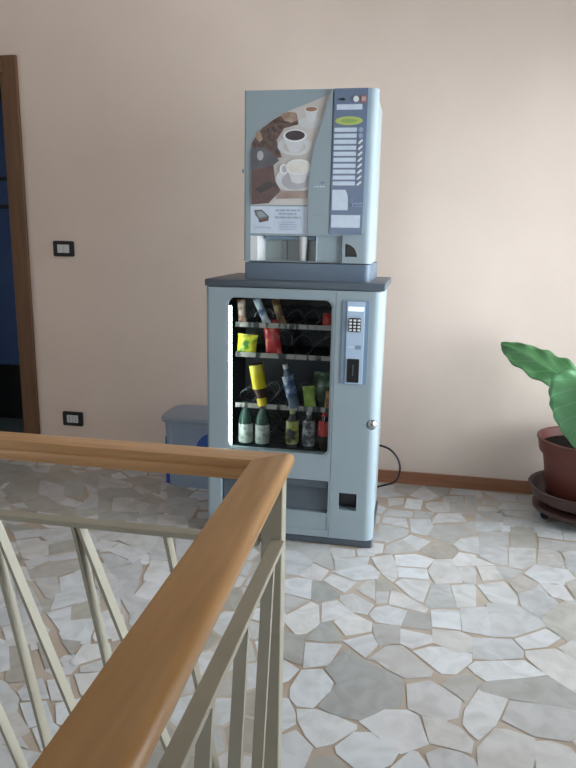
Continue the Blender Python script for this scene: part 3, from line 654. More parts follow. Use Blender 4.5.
# control panel
bm = B(); prism(bm, rrect(.567, .671, .709, 1.043, .003), -.847, -.8432, 'y'); cp = obj('control_panel', bm, M['panel_mid'], door)
bm = B(); box(bm, .5845, .6545, -.850, -.8468, .711, 1.041, .001); obj('panel_strip', bm, M['panel_light'], cp)
bm = B(); box(bm, .589, .651, -.8515, -.8498, 1.003, 1.020); obj('display', bm, M['display_lit'], cp)
bm = B(); prism(bm, rrect(.592, .641, .921, .976, .004), -.8535, -.8498, 'y'); kp = obj('keypad', bm, M['black'], cp)
for r in range(4):
    for k in range(3):
        bm = B(); x = .6 + k * .0165; z = .967 - r * .0128; box(bm, x - .0055, x + .0055, -.856, -.8533, z - .004, z + .004, .001, 1); obj('key', bm, M['white'], cp)
bm = B(); prism(bm, rrect(.592, .640, .717, .813, .004), -.8525, -.8498, 'y'); obj('coin_slot_plate', bm, M['black'], cp)
bm = B(); box(bm, .613, .619, -.8535, -.8522, .745, .79); obj('coin_slot', bm, M['steel'], cp)
bm = B(); box(bm, .621, .644, -.8508, -.8498, .852, .868); obj('small_label', bm, M['panel_mid'], cp)
bm = B(); box(bm, .592, .616, -.8506, -.8498, .857, .863); obj('small_label', bm, M['label'], cp)
# lit tube along the left of the window
bm = B(); lathe(bm, [(0, .405), (.0085, .405), (.0085, 1.0), (0, 1.0)], (.0935, -.800, 0), 14); obj('light_tube', bm, M['tube'], vm, smooth=35)
# shelves, price strips, wire spirals
SH = (.931, .803, .581)
for z in SH:
    bm = B(); box(bm, .105, .553, -.745, -.415, z - .022, z - .016); s = obj('shelf', bm, M['dark_in'], vm)
    bm = B(); prism(bm, [(-.752, z - .022), (-.745, z - .022), (-.745, z - .002), (-.750, z - .002)], .104, .553, 'x'); obj('price_strip', bm, M['tag'], s)
bm = B(); box(bm, .105, .553, -.755, -.415, .384, .390); obj('bottom_tray', bm, M['dark_in'], vm)
SLOT = [.142 + .0705 * k for k in range(6)]
def spiral(x, z, r, turns=6):
    bm = B(); pts = []
    for k in range(turns * 14 + 1):
        a = 2 * PI * k / 14 + PI / 2
        pts.append((x + r * math.cos(a), -.735 + .30 * k / (turns * 14), z + r * math.sin(a)))
    tube(bm, pts, .0014, 5); obj('spiral', bm, M['steel'], vm, smooth=60)
for x in SLOT: spiral(x, SH[0] - .016 + .034, .031)
for x in (.165, .275, .385, .495): spiral(x, SH[1] - .016 + .045, .042, 5)
for x in (.152, .227, .302, .377, .452, .520): spiral(x, SH[2] - .016 + .038, .033)
for x in SLOT: spiral(x, .390 + .040, .034, 4)

# ------------------------------------------------------------------ goods inside
def wrap_mat(name, c1, c2, c3, scale=30., p=(.4, .5, .6)):
    m = noise_mat(name, c1, c2, scale, .3, 3.); cr = [n for n in m.node_tree.nodes if n.type == 'VALTORGB'][0].color_ramp
    cr.elements[0].position = p[0]; cr.elements[1].position = p[2]; cr.elements[1].color = (*c3, 1)
    e = cr.elements.new(p[1]); e.color = (*c2, 1); return m
def packet(name, label, cat, x, z, w, h, tilt, mat, y=-.738, d=.012, pitch=-.12, group=None):
    """pillow pack with crimped ends standing on its lower edge at (x, z)"""
    bm = B(); nx, nz = 8, 14; g = {}
    for s in (-1, 1):
        for i in range(nx + 1):
            for j in range(nz + 1):
                u = -1 + 2 * i / nx; v = j / nz
                vv = min(max((v - .07) / .86, 0), 1)
                th = d * (max(0, 1 - u * u) ** .5) * (math.sin(PI * vv) ** .45 if 0 < vv < 1 else 0)
                if s == -1 or th > 1e-6 or True:
                    edge = .0012 * math.sin(j * 2.6 + i) * (1 - v)
                    g[s, i, j] = bm.verts.new((u * w / 2 * (1 - .06 * math.sin(PI * v)), s * (th + .0006), v * h + edge * .3))
    for s in (-1, 1):
        for i in range(nx):
            for j in range(nz): bm.faces.new([g[s, i, j], g[s, i + 1, j], g[s, i + 1, j + 1], g[s, i, j + 1]])
    for i in range(nx):
        for j in (0, nz): bm.faces.new([g[-1, i, j], g[-1, i + 1, j], g[1, i + 1, j], g[1, i, j]])
    for j in range(nz):
        for i in (0, nx): bm.faces.new([g[-1, i, j], g[-1, i, j + 1], g[1, i, j + 1], g[1, i, j]])
    bmesh.ops.transform(bm, matrix=Matrix.Translation((x, y, z)) @ Matrix.Rotation(tilt, 4, 'Y') @ Matrix.Rotation(pitch, 4, 'X'), verts=bm.verts)
    zmin = min(v.co.z for v in bm.verts); bmesh.ops.translate(bm, vec=(0, 0, z - zmin), verts=bm.verts)
    return tag(obj(name, bm, mat, smooth=40), label, cat, group)
z1, z2, z3 = (z - .016 + .0005 for z in SH)
G1 = 'snacks on the top shelf'
packet('snack_bar', 'slim brown and white snack bar at the left end of the top shelf', 'snack', .133, z1 + .0, .036, .105, -.10, wrap_mat('brown_white_wrap', (.20, .07, .04), (.45, .36, .30), (.55, .48, .42), 40), group=G1)
packet('snack_bar', 'white and blue snack bar leaning on the top shelf, second from left', 'snack', .238, z1, .034, .120, -.46, wrap_mat('blue_white_wrap', (.03, .09, .25), (.55, .60, .68), (.62, .68, .75), 24, (.36, .46, .6)), group=G1, y=-.733)
packet('snack_bar', 'dark brown snack bar leaning on the top shelf, third from left', 'snack', .305, z1, .036, .112, -.33, wrap_mat('brown_gold_wrap', (.10, .045, .02), (.20, .11, .05), (.42, .30, .13), 28), group=G1)
packet('snack_bar', 'red and white snack pack at the right end of the top shelf', 'snack', .492, z1, .045, .062, .05, wrap_mat('red_white_wrap', (.45, .04, .03), (.32, .08, .06), (.6, .55, .5), 30, (.45, .58, .66)), group=G1)
z2x = .148
G2 = 'snack bags on the second shelf'
packet('snack_bag', 'yellow and green snack bag on the second shelf', 'snack', z2x, z2, .088, .086, .06, wrap_mat('yellow_green_wrap', (.06, .20, .02), (.50, .62, .04), (.80, .72, .05), 26, (.36, .46, .58)), d=.016, group=G2)
packet('snack_bag', 'red snack bag standing on the second shelf', 'snack', .270, z2, .070, .150, -.14, wrap_mat('red_wrap', (.42, .02, .03), (.55, .06, .06), (.70, .36, .26), 30, (.45, .56, .68)), d=.016, group=G2)
def bottle(name, label, cat, x, y, z, H, R, secs, mats, tilt=0., flip=False, group=None):
    """secs: list of (part name, [(r,z)...], material); first one is the body, the rest its parts"""
    t = thing(name, label, cat, (x, y, z), group)
    for nm, prof, mt in secs:
        bm = B(); lathe(bm, prof, (0, 0, 0), 20)
        m = Matrix.Translation((x, y, z)) @ Matrix.Rotation(tilt, 4, 'Y')
        if flip: m = m @ Matrix.Translation((0, 0, H)) @ Matrix.Rotation(PI, 4, 'X')
        bmesh.ops.transform(bm, matrix=m, verts=bm.verts); obj(nm, bm, mt, t, smooth=40)
    return t
def std(H, R, body, label, cap, l0=.18, l1=.60):
    return [('body', [(0, 0), (R * .9, 0), (R, .006), (R, H * .58), (R * .92, H * .68), (R * .42, H * .88), (R * .40, H * .93), (0, H * .93)], body),
            ('label', [(R + .0006, H * l0), (R + .0008, H * (l0 + .01)), (R + .0008, H * (l1 - .01)), (R + .0006, H * l1)], label),
            ('cap', [(0, H * .90), (R * .46, H * .90), (R * .46, H * .995), (R * .42, H), (0, H)], cap)]
def pbot(n, c, r=.25): return noise_mat(n, c, tuple(min(1, v * 1.25) for v in c), 14., r)
yl = wrap_mat('yellow_label', (.75, .62, .02), (.80, .70, .04), (.85, .78, .12), 12)
b_tea = pbot('brown_tea', (.06, .022, .012)); yc = pbot('yellow_cap', (.72, .58, .02), .4)
tea = std(.185, .030, b_tea, yl, yc, .02, .58)
tea[2] = ('cap', [(0, .150), (.0205, .150), (.0215, .153), (.0215, .180), (.0195, .185), (0, .185)], yc)
bottle('drink_bottle', 'yellow labelled tea bottle hanging upside down on the third shelf', 'bottle', .222, -.738, z3 + .004, .185, .030, tea, None, -.17, True)
bw = M['clear_plastic']
bottle('drink_bottle', 'clear bottle with blue label leaning on the third shelf', 'bottle', .362, -.735, z3 + .004, .19, .024,
       std(.19, .024, pbot('icy_clear', (.10, .14, .20), .12), wrap_mat('blue_label', (.03, .06, .16), (.12, .20, .38), (.55, .62, .72), 26, (.42, .52, .64)), pbot('white_cap', (.6, .62, .65), .4), .25, .75), None, -.24)
packet('snack_bag', 'light green snack pack on the third shelf', 'snack', .432, z3, .052, .098, -.14, wrap_mat('lime_wrap', (.22, .36, .05), (.32, .46, .09), (.45, .55, .20), 18), y=-.742, group='packs on the third shelf')
packet('snack_bag', 'dark green snack bag behind the light green pack', 'snack', .462, z3, .085, .150, .12, wrap_mat('dark_green_wrap', (.01, .03, .015), (.04, .11, .04), (.35, .42, .36), 24, (.42, .58, .72)), y=-.705, group='packs on the third shelf')
packet('snack_bag', 'small orange brown pack at the right end of the third shelf', 'snack', .506, z3, .030, .085, .05, wrap_mat('orange_wrap', (.22, .07, .02), (.38, .16, .05), (.40, .30, .10), 30), y=-.745, group='packs on the third shelf')
gl = pbot('dark_green_pet', (.03, .075, .06), .15)
wl = wrap_mat('white_label', (.10, .20, .12), (.42, .48, .44), (.56, .60, .57), 34, (.36, .44, .55))
zb = .3905
wb = bottle('water_bottle', 'green tinted bottle with a white label, leftmost on the bottom row', 'bottle', .144, -.722, zb, .185, .0315, std(.185, .0315, gl, wl, pbot('green_cap', (.10, .22, .16), .4), .05, .50), None, group='drinks on the bottom row')
dup(wb, (.219, -.722, zb), 'green tinted bottle with a white label, second from left on the bottom row')
bottle('drink_bottle', 'bottle with a yellow and dark label at the middle of the bottom row', 'bottle', .352, -.722, zb, .165, .028, std(.165, .028, pbot('grey_pet', (.05, .06, .06), .15), wrap_mat('yellow_dark_label', (.03, .035, .03), (.40, .42, .06), (.50, .55, .42), 20, (.42, .5, .6)), pbot('olive_cap', (.35, .38, .14), .4), .10, .72), None, group='drinks on the bottom row')
bottle('drink_bottle', 'silver labelled bottle beside the red topped one on the bottom row', 'bottle', .424, -.722, zb, .165, .027, std(.165, .027, pbot('smoky_pet', (.04, .05, .06), .15), wrap_mat('silver_label', (.05, .06, .07), (.40, .42, .45), (.66, .68, .70), 26, (.42, .52, .6)), pbot('pale_cap', (.45, .47, .5), .4), .08, .75), None, group='drinks on the bottom row')
bottle('drink_bottle', 'red labelled bottle at the right end of the bottom row', 'bottle', .492, -.722, zb, .160, .027, std(.160, .027, pbot('cola', (.025, .012, .012), .15), wrap_mat('red_label', (.50, .02, .02), (.55, .03, .03), (.62, .30, .28), 22, (.4, .55, .7)), pbot('red_cap', (.5, .03, .03), .4), .38, .80), None, group='drinks on the bottom row')

# ------------------------------------------------------------------ coffee machine
Z0 = 1.1125
cm = thing('coffee_machine', 'pale grey coffee vending machine with a coffee cup picture, standing on the snack machine', 'coffee machine', (.405, -.57, Z0))
BX0, BX1 = .1486, .668
bm = B(); prism(bm, plan_rr(BX0 + .003, BX1 - .004, BY + .004, -.35, .008, .028), Z0, 1.180); obj('base', bm, M['slate'], cm, smooth=35)
bm = B(); box(bm, BX0 + .008, BX1 - .012, -.742, -.352, 1.181, 1.829, .003); body = obj('cabinet', bm, M['machine_side'], cm)
bm = B(); prism(bm, plan_rr(BX0, BX1, BY, -.743, .008, .034), 1.1845, 1.8335)
dr2 = obj('door', bm, M['machine'], cm)
ncut = lambda: None
c1 = B(); prism(c1, rrect(.176, .4455, 1.188, 1.287, .004), -.85, -.70, 'y')
c2 = B(); box(c2, .4465, .5455, -.85, BY + .010, 1.186, 1.2885)
quart = [(.560, 1.210)] + [(.560 + .049 * math.cos(a), 1.210 + .050 * math.sin(a)) for a in [PI / 2 * k / 8 for k in range(9)]]
c3 = B(); prism(c3, quart, -.85, -.755, 'y')
c4 = B(); box(c4, .5457, .5490, -.85, BY + .030, 1.186, 1.2925)
cut(dr2, [c1, c2, c3, c4])
c5 = B(); box(c5, .172, .450, -.80, -.66, 1.184, 1.291); cut(body, [c5])
for p in dr2.data.polygons: p.use_smooth = False
bm = B(); prism(bm, [(.1765, -.785), (.205, -.785), (.222, -.752), (.226, -.728), (.218, -.728), (.212, -.750), (.1765, -.765)], 1.188, 1.286); obj('niche_wing', bm, M['white'], dr2)
bm = B(); box(bm, .1765, .445, -.727, -.722, 1.186, 1.288); obj('niche_back', bm, noise_mat('grey_niche', (.34, .40, .41), (.36, .42, .43), 8., .4), dr2)
bm = B(); box(bm, .30, .318, -.733, -.727, 1.187, 1.27, .002); obj('niche_rib', bm, M['machine_side'], dr2)
bm = B(); box(bm, .232, .437, -.760, -.727, 1.272, 1.2865, .002); obj('spout_housing', bm, M['panel_mid'], dr2)
bm = B(); lathe(bm, [(0, 1.190), (.0135, 1.190), (.018, 1.285), (0, 1.285)], (.389, -.7595, 0), 18); obj('cup_chute', bm, M['white'], dr2, smooth=35)
bm = B(); box(bm, .4445, .4475, -.790, -.70, 1.187, 1.287); obj('niche_divider', bm, M['machine_side'], dr2)
bm = B(); box(bm, .177, .54, -.78, -.72, 1.1845, 1.1875); obj('drip_tray', bm, M['black'], dr2)
bm = B(); prism(bm, quart, -.7565, -.7545, 'y'); obj('coin_return_cup', bm, noise_mat('grey_brown_cup', (.10, .09, .085), (.16, .14, .13), 20., .5), dr2)
bm = B(); lathe(bm, [(0, -.007), (.006, -.007), (.006, .007), (0, .007)], (BX0 - .003, BY + .006, 1.536), 10); obj('hinge', bm, M['steel'], dr2, smooth=35)
# curved fin between picture and selection panel
ARC = [(0.489, 1.824), (0.476, 1.78), (0.46, 1.726), (0.443, 1.673), (0.428, 1.62), (0.419, 1.57), (0.413, 1.518), (0.41, 1.472), (0.411, 1.294)]
bm = B(); prism(bm, ARC + [(.4965, 1.294), (.4965, 1.824)], -.797, BY - .0004, 'y'); fin = obj('front_fin', bm, M['machine'], dr2)
bm = B()
for k in range(9):
    a, b = PI * (.15 + .7 * k / 9), PI * (.15 + .7 * (k + 1) / 9)
    P = lambda q, r: (.4555 + r * math.cos(q), 1.358 + .55 * r * math.sin(q))
    prism(bm, [P(a, .026), P(a, .0235), P(b, .0235), P(b, .026)], -.7985, -.7968, 'y')
obj('thumb_groove', bm, M['panel_mid'], fin)
bm = B(); box(bm, .456, .474, -.7985, -.7968, 1.487, 1.4955, .001, 1); obj('small_badge', bm, M['panel_mid'], fin)
bm = B()
for k in range(4): box(bm, .432 + k * .0115, .440 + k * .0115, -.7978, -.7968, 1.474, 1.4785)
obj('badge_lettering', bm, M['label'], fin)

# picture of coffee cups: flat print on the door
def print_layers(name, layers, parent, y0):
    bm = B(); mats = []
    for k, (pts, m) in enumerate(layers):
        if m not in mats: mats.append(m)
        prism(bm, pts, y0 - .00022 * (k + 1), y0 - .00022 * k + (.00015 if k == 0 else 0), 'y', mats.index(m))
    return obj(name, bm, mats, parent)
def ell(cx, cz, rx, rz, n=28, a0=0, a1=2 * PI): return [(cx + rx * math.cos(a0 + (a1 - a0) * k / n), cz + rz * math.sin(a0 + (a1 - a0) * k / n)) for k in range(n if a1 - a0 > 6.2 else n + 1)]
pm = {k: noise_mat('print_' + k, a, b, s, .35) for k, a, b, s in (
    ('cream', (.54, .51, .49), (.66, .64, .62), 6), ('beans', (.055, .03, .025), (.17, .10, .08), 60), ('nut', (.30, .20, .14), (.48, .36, .27), 30),
    ('slab', (.085, .085, .10), (.13, .125, .14), 14), ('box', (.085, .036, .034), (.135, .062, .056), 18), ('drawer', (.035, .018, .018), (.06, .03, .03), 20),
    ('shade', (.30, .20, .17), (.42, .32, .28), 10), ('saucer', (.60, .62, .64), (.72, .74, .76), 9), ('cup', (.62, .64, .68), (.76, .78, .82), 12),
    ('rim', (.80, .82, .84), (.86, .88, .9), 9), ('brown', (.30, .15, .09), (.38, .20, .12), 30), ('black', (.035, .02, .03), (.06, .035, .045), 30),
    ('foam', (.74, .72, .66), (.84, .82, .78), 30), ('silver', (.42, .42, .46), (.5, .5, .54), 9), ('rose', (.40, .34, .33), (.50, .44, .43), 8))}
cream = [(0.486, 1.817), (0.473, 1.781), (0.457, 1.726), (0.44, 1.673), (0.425, 1.62), (0.416, 1.57), (0.41, 1.518), (0.407, 1.472), (0.406, 1.407), (0.178, 1.405), (0.177, 1.642), (0.193, 1.667), (0.223, 1.701), (0.265, 1.728), (0.313, 1.753), (0.373, 1.774), (0.425, 1.792)]
beans = [(0.178, 1.639), (0.199, 1.673), (0.223, 1.698), (0.265, 1.726), (0.301, 1.745), (0.355, 1.749), (0.365, 1.708), (0.308, 1.694), (0.279, 1.65), (0.301, 1.587), (0.273, 1.581), (0.224, 1.624), (0.178, 1.613)]
nut = [(0.292, 1.744), (0.319, 1.754), (0.352, 1.751), (0.359, 1.724), (0.338, 1.714), (0.308, 1.722)]
nut2 = [(0.199, 1.684), (0.214, 1.68), (0.224, 1.656), (0.211, 1.644), (0.193, 1.659)]
slab = [(0.178, 1.616), (0.224, 1.627), (0.292, 1.576), (0.268, 1.557), (0.179, 1.536)]
gbox = [(0.179, 1.536), (0.268, 1.557), (0.273, 1.518), (0.275, 1.5), (0.297, 1.463), (0.251, 1.413), (0.18, 1.407)]
drawer = [(0.194, 1.465), (0.25, 1.497), (0.284, 1.482), (0.219, 1.45)]
shade = [(0.297, 1.459), (0.405, 1.463), (0.406, 1.434), (0.282, 1.429)]
def clipr(pts):                                   # keep the print left of the fin
    out = []
    for x, z in pts:
        lim = .406
        for (xa, za), (xb, zb_) in zip(ARC[:-1], ARC[1:]):
            if zb_ <= z <= za: lim = xb + (xa - xb) * (z - zb_) / (za - zb_) - .002
        out.append((min(x, lim), z))
    return out
def cup(cx, ct, rx, rz, h, k): return [(cx - rx, ct)] + [(cx + k * rx * math.cos(a), ct - h + .35 * rx * math.sin(a)) for a in [PI + PI * i / 10 for i in range(11)]] + [(cx + rx, ct)]
L = [(cream, pm['cream']), (beans, pm['beans']), (nut, pm['nut']), (nut2, pm['nut']),
     (clipr(ell(.410, 1.714, .046, .021)), pm['saucer']), (clipr(cup(.413, 1.762, .026, .01, .038, .62)), pm['cup']), (clipr(ell(.413, 1.762, .026, .0105)), pm['rim']), (clipr(ell(.413, 1.762, .0225, .0083)), pm['brown']),
     (clipr(ell(.352, 1.629, .069, .036)), pm['saucer']), (clipr(ell(.352, 1.624, .045, .021)), pm['cream']), (clipr(cup(.351, 1.666, .047, .02, .046, .55)), pm['cup']), (ell(.351, 1.666, .047, .0235), pm['rim']), (ell(.352, 1.667, .0385, .018), pm['black']),
     (clipr(ell(.357, 1.504, .080, .050)), pm['saucer']), (clipr(ell(.36, 1.498, .058, .034)), pm['silver']), (shade, pm['shade']),
     (slab, pm['slab']), (gbox, pm['box']), (drawer, pm['drawer']), (ell(.215, 1.593, .013, .018), pm['silver']),
     (clipr(ell(.31, 1.542, .017, .020)), pm['rim']), (clipr(ell(.312, 1.542, .010, .013)), pm['silver']),
     (clipr(cup(.368, 1.550, .0507, .03, .045, .6)), pm['cup']), (clipr(ell(.368, 1.550, .0507, .0296)), pm['rim']), (clipr(ell(.368, 1.549, .0447, .0239)), pm['foam'])]
print_layers('coffee_picture', L, dr2, BY - .0003)
random.seed(3)
# small advert with a tray picture and lines of faint print
L = [([(.176, 1.2955), (.407, 1.2955), (.407, 1.401), (.176, 1.401)], M['label'])]
T3 = [(.190, 1.386), (.222, 1.388), (.252, 1.362), (.250, 1.345), (.212, 1.337), (.208, 1.352), (.196, 1.366)]
L += [(T3, pm['slab']), ([(.200, 1.380), (.221, 1.382), (.245, 1.362), (.212, 1.356)], M['machine']), ([(.212, 1.349), (.250, 1.357), (.249, 1.346), (.213, 1.338)], pm['box'])]
for x0, x1, z in ((.278, .378, 1.386), (.292, .364, 1.372), (.276, .382, 1.358)): 
    x = x0
    while x < x1:
        w = random.uniform(.012, .026); L.append(([(x, z - .0032), (min(x + w, x1), z - .0032), (min(x + w, x1), z + .0032), (x, z + .0032)], M['print_grey'])); x += w + .004
for x0, x1, z in ((.305, .36, 1.340), (.30, .365, 1.331), (.30, .368, 1.322), (.30, .36, 1.313), (.192, .262, 1.318)):
    L.append(([(x0, z - .0016), (x1, z - .0016), (x1, z + .0016), (x0, z + .0016)], M['print_pale']))
print_layers('advert_card', L, dr2, BY - .0003)

# selection panel
bm = B(); prism(bm, [(.4975, 1.2975), (.625, 1.2975), (.629, 1.832), (.503, 1.832)], -.799, BY - .0004, 'y'); sp = obj('selection_panel', bm, M['panel_blue'], dr2)
y0 = -.7992
def pl(name, pts, m, d=.0015, parent=sp): bm = B(); prism(bm, pts, y0 - d, y0 + .0001, 'y'); return obj(name, bm, m, parent)
pl('coin_slot', [(.511, 1.7935), (.522, 1.7955), (.536, 1.7985), (.546, 1.7925), (.536, 1.788), (.522, 1.7915)], M['black'])
pl('round_button', ell(.5845, 1.7935, .0105, .0105, 20), M['white'], .005)
pl('button_frame', rrect(.5985, .6245, 1.780, 1.806, .003), principled('brick_red_frame', (.35, .16, .15), .5), .001)
pl('square_button', rrect(.6045, .6205, 1.785, 1.801, .003), principled('rosy_button', (.50, .40, .42), .4), .004)
pl('display', rrect(.512, .609, 1.756, 1.775, .002), M['label'], .001)
ov = pl('oval_badge', ell(.5605, 1.7165, .0525, .0155), M['green_oval'], .001)
pl('badge_lettering', ell(.5605, 1.7165, .032, .0075), M['green_in'], .0013, ov)
for k in range(10):
    z = 1.6845 - k * .0218
    pl('selection_label', rrect(.5055 , .5915, z - .0075, z + .0075, .001, 2), M['label'], .001)
    if k < 2: pl('selection_button', ell(.6065, z, .0085, .0085, 16), principled('violet_grey_button', (.36, .42, .60), .4) if k == 0 else M['_vb'], .003)
    else: pl('selection_button', [(.598, z - .0075), (.604, z - .0075), (.6155, z + .003), (.6155, z + .0075), (.6095, z + .0075), (.598, z - .003)], M['white'], .003)
    if k == 0: M['_vb'] = bpy.data.materials['violet_grey_button']
pl('price_card', [(.505, 1.388), (.567, 1.388), (.567, 1.430), (.563, 1.450), (.556, 1.465), (.505, 1.465)], M['label'], .001)
pl('notice_card', [(.504, 1.322), (.616, 1.322), (.617, 1.370), (.504, 1.370)], M['label'], .001)
# faint S shaped logo with a short word beside it
bm = B(); tube(bm, [(x, y0 - .0006, z) for x, z in [(.592, 1.430), (.584, 1.4335), (.576, 1.428), (.578, 1.419), (.585, 1.412), (.586, 1.404), (.579, 1.400), (.573, 1.404)]], .0016, 6)
for k, h in enumerate((.007, .006, .006, .006, .008)): box(bm, .5915 + k * .0062, .5915 + k * .0062 + .0042, y0 - .0008, y0 + .0001, 1.410, 1.410 + h)
box(bm, .589, .623, y0 - .0008, y0 + .0001, 1.4015, 1.4035)
obj('logo', bm, M['faint'], sp)

# ------------------------------------------------------------------ power cord
bm = B()
pts = [(.60, -.315, .30), (.66, -.275, .285), (.712, -.262, .281), (.762, -.262, .264), (.798, -.262, .226), (.815, -.265, .18), (.810, -.27, .130), (.789, -.27, .098), (.745, -.27, .080), (.69, -.24, .05), (.62, -.20, .012), (.45, -.15, .006)]
tube(bm, smooth_path(pts, 6), .0052, 8)
tag(obj('power_cord', bm, M['black'], smooth=60), 'black power cord looping out behind the snack machine above the skirting', 'cord')

# ------------------------------------------------------------------ waste bin
wb = thing('waste_bin', 'grey blue plastic waste bin with a blue emblem, left of the snack machine', 'waste bin', (-.20, -.22, 0))
bm = B(); n = 6
lo = rrect(-.377, -.040, -.335, -.085, .055, n); hi = rrect(-.404, -.012, -.345, -.068, .075, n)
a = [bm.verts.new((x, y, .0)) for x, y in lo]; b = [bm.verts.new((x, y, .356)) for x, y in hi]
bm.faces.new(a[::-1]); bm.faces.new(b)
for k in range(len(a)): bm.faces.new([a[k], a[(k + 1) % len(a)], b[(k + 1) % len(a)], b[k]])
obj('body', bm, M['bin'], wb, smooth=35)
bm = B(); rings = []
for s, z in ((0, .346), (.012, .346), (.014, .362), (.008, .374), (-.03, .381), (-.06, .383)):
    rings.append([bm.verts.new((x, y, z)) for x, y in rrect(-.404 - s, -.012 + s, -.345 - s, -.068 + s, .080 + min(s, 0) * .5, n)])
bm.faces.new(rings[-1]); bm.faces.new(rings[0][::-1])
for a, b in zip(rings[:-1], rings[1:]):
    for k in range(len(a)): bm.faces.new([a[k], a[(k + 1) % len(a)], b[(k + 1) % len(a)], b[k]])
obj('lid', bm, M['bin_lid'], wb, smooth=30)
bm = B(); prism(bm, ell(-.120, .205, .095, .100, 40), -.349, -.328, 'y'); obj('emblem', bm, M['bin_blue'], wb)
bm = B(); prism(bm, rrect(-.400, -.345, -.300, -.20, .012), .002, .255); obj('side_trim', bm, M['bin_blue'], wb)

# ------------------------------------------------------------------ stair railing
RX, RY, ZT = .628, -2.380, .901
rl = thing('stair_railing', 'cream iron railing with a varnished oak handrail in the foreground', 'railing', (RX, RY, 0))
prof = [(.0175, 0.), (.0240, -.0010), (.0290, -.0040), (.0322, -.0090), (.0332, -.0160), (.0318, -.0230), (.0280, -.0320), (.0225, -.0405),
        (-.0215, -.0405), (-.0285, -.0385), (-.0305, -.0330), (-.0305, -.0240), (-.0290, -.0195), (-.0255, -.0180), (-.0255, -.0162), (-.0294, -.0148), (-.0310, -.0120), (-.0306, -.0040), (-.0296, -.0005), (-.0280, 0.)]
def rail(ends, mat):
    bm = B(); a = [bm.verts.new(ends(u, 0) + Vector((0, 0, ZT + z))) for u, z in prof]; b = [bm.verts.new(ends(u, 1) + Vector((0, 0, ZT + z))) for u, z in prof]
    bm.faces.new(a); bm.faces.new(b[::-1])
    for k in range(len(a)): bm.faces.new([a[k], b[k], b[(k + 1) % len(a)], a[(k + 1) % len(a)]])
    return obj('handrail', bm, mat, rl, smooth=50)
YE = -4.4
rail(lambda u, e: Vector((RX - .012 + u * (1.08 if u > 0 else 1) if e == 0 else RX + .023 + u * (1.6 if u > 0 else 1.05), RY + u - .0004 if e == 0 else YE, 0)), M['oak'])
rail(lambda u, e: Vector((RX - .012 + u - .0004 if e == 0 else XL + .002, RY + u, 0)), M['oak_across_lit'])
bm = B(); box(bm, .602, .6405, RY - .020, RY + .018, 0, .863, .0015, 1); obj('post', bm, M['cream_metal'], rl)
bm = B(); box(bm, .624, .6625, YE + .03, YE + .07, 0, .863, .0015, 1); obj('post', bm, M['cream_metal'], rl)
bm = B(); box(bm, -2.96, -2.92, RY - .02, RY + .018, 0, .863, .0015, 1); obj('post', bm, M['cream_metal'], rl)
for z in (.742, .10):
    bm = B(); box(bm, .6215, .6465, YE + .0695, RY - .021, z, z + .010, .001, 1); obj('rail_bar', bm, M['cream_metal'], rl)
    bm = B(); box(bm, -2.918, .600, RY - .037, RY - .010, z, z + .010, .001, 1); obj('rail_bar', bm, M['cream_metal'], rl)
k = 0; x = .430
while x > -2.85:
    for s, dy in ((.18, 0), (.37, 0)):
        dx = s * .634
        if x + dx < .60:
            bm = B(); bar(bm, (x + (.005 if s > .3 else -.005), RY - .0235 + dy, .743), (x + dx, RY - .0235 + dy, .109), .007, .024); obj('baluster', bm, M['cream_metal'], rl)
    x -= .183
y = -2.475
while y > YE + .1:
    dy = -.21 * .634
    if y + dy > YE + .08:
        bm = B(); bar(bm, (.634, y, .743), (.634, y + dy, .109), .019, .012); obj('baluster', bm, M['cream_metal'], rl)
    y -= .172

# ------------------------------------------------------------------ potted plant on a wheeled caddy
PX, PY = 1.662, -.285
pc = thing('plant_caddy', 'dark brown wheeled caddy with a dished tray under the potted plant', 'plant caddy', (PX, PY, 0))
bm = B(); lathe(bm, [(0, .100), (.175, .100), (.205, .118), (.222, .158), (.236, .164), (.240, .158), (.232, .150), (.215, .105), (.18, .086), (0, .086)], (PX, PY, 0), 40); obj('tray', bm, M['caddy'], pc, smooth=40)
bm = B(); lathe(bm, [(0, .048), (.205, .048), (.212, .054), (.212, .066), (.205, .072), (.10, .074), (.10, .086), (0, .086)], (PX, PY, 0), 40); obj('base_disc', bm, M['caddy'], pc, smooth=40)
for k in range(5):
    a = PI + .25 + 2 * PI * k / 5; cx, cy = PX + .165 * math.cos(a), PY + .165 * math.sin(a)
    bm = B(); box(bm, cx - .012, cx + .012, cy - .012, cy + .012, .034, .048, .002, 1); q_ = obj('caster', bm, M['black'], pc)
    bm = B(); lathe(bm, [(0, -.011), (.018, -.011), (.0205, -.007), (.0205, .007), (.018, .011), (0, .011)], seg=16, mat=Matrix.Translation((cx, cy, .0205)) @ Matrix.Rotation(PI / 2, 4, 'X')); obj('wheel', bm, M['black'], q_, smooth=35)
pp = thing('potted_plant', 'large leaved green plant in a brown plastic pot against the wall', 'potted plant', (PX, PY, .1005))
bm = B(); lathe(bm, [(0, .1005), (.148, .1005), (.153, .106), (.188, .322), (.203, .325), (.206, .332), (.214, .378), (.219, .384), (.219, .394), (.212, .396), (.204, .390), (.186, .30), (.0, .30)], (PX, PY, 0), 44); obj('pot', bm, M['terracotta'], pp, smooth=40)
bm = B(); lathe(bm, [(0, .36), (.08, .363), (.15, .357), (.196, .352), (.190, .32), (0, .31)], (PX, PY, 0), 32); obj('soil', bm, M['soil'], pp, smooth=60)
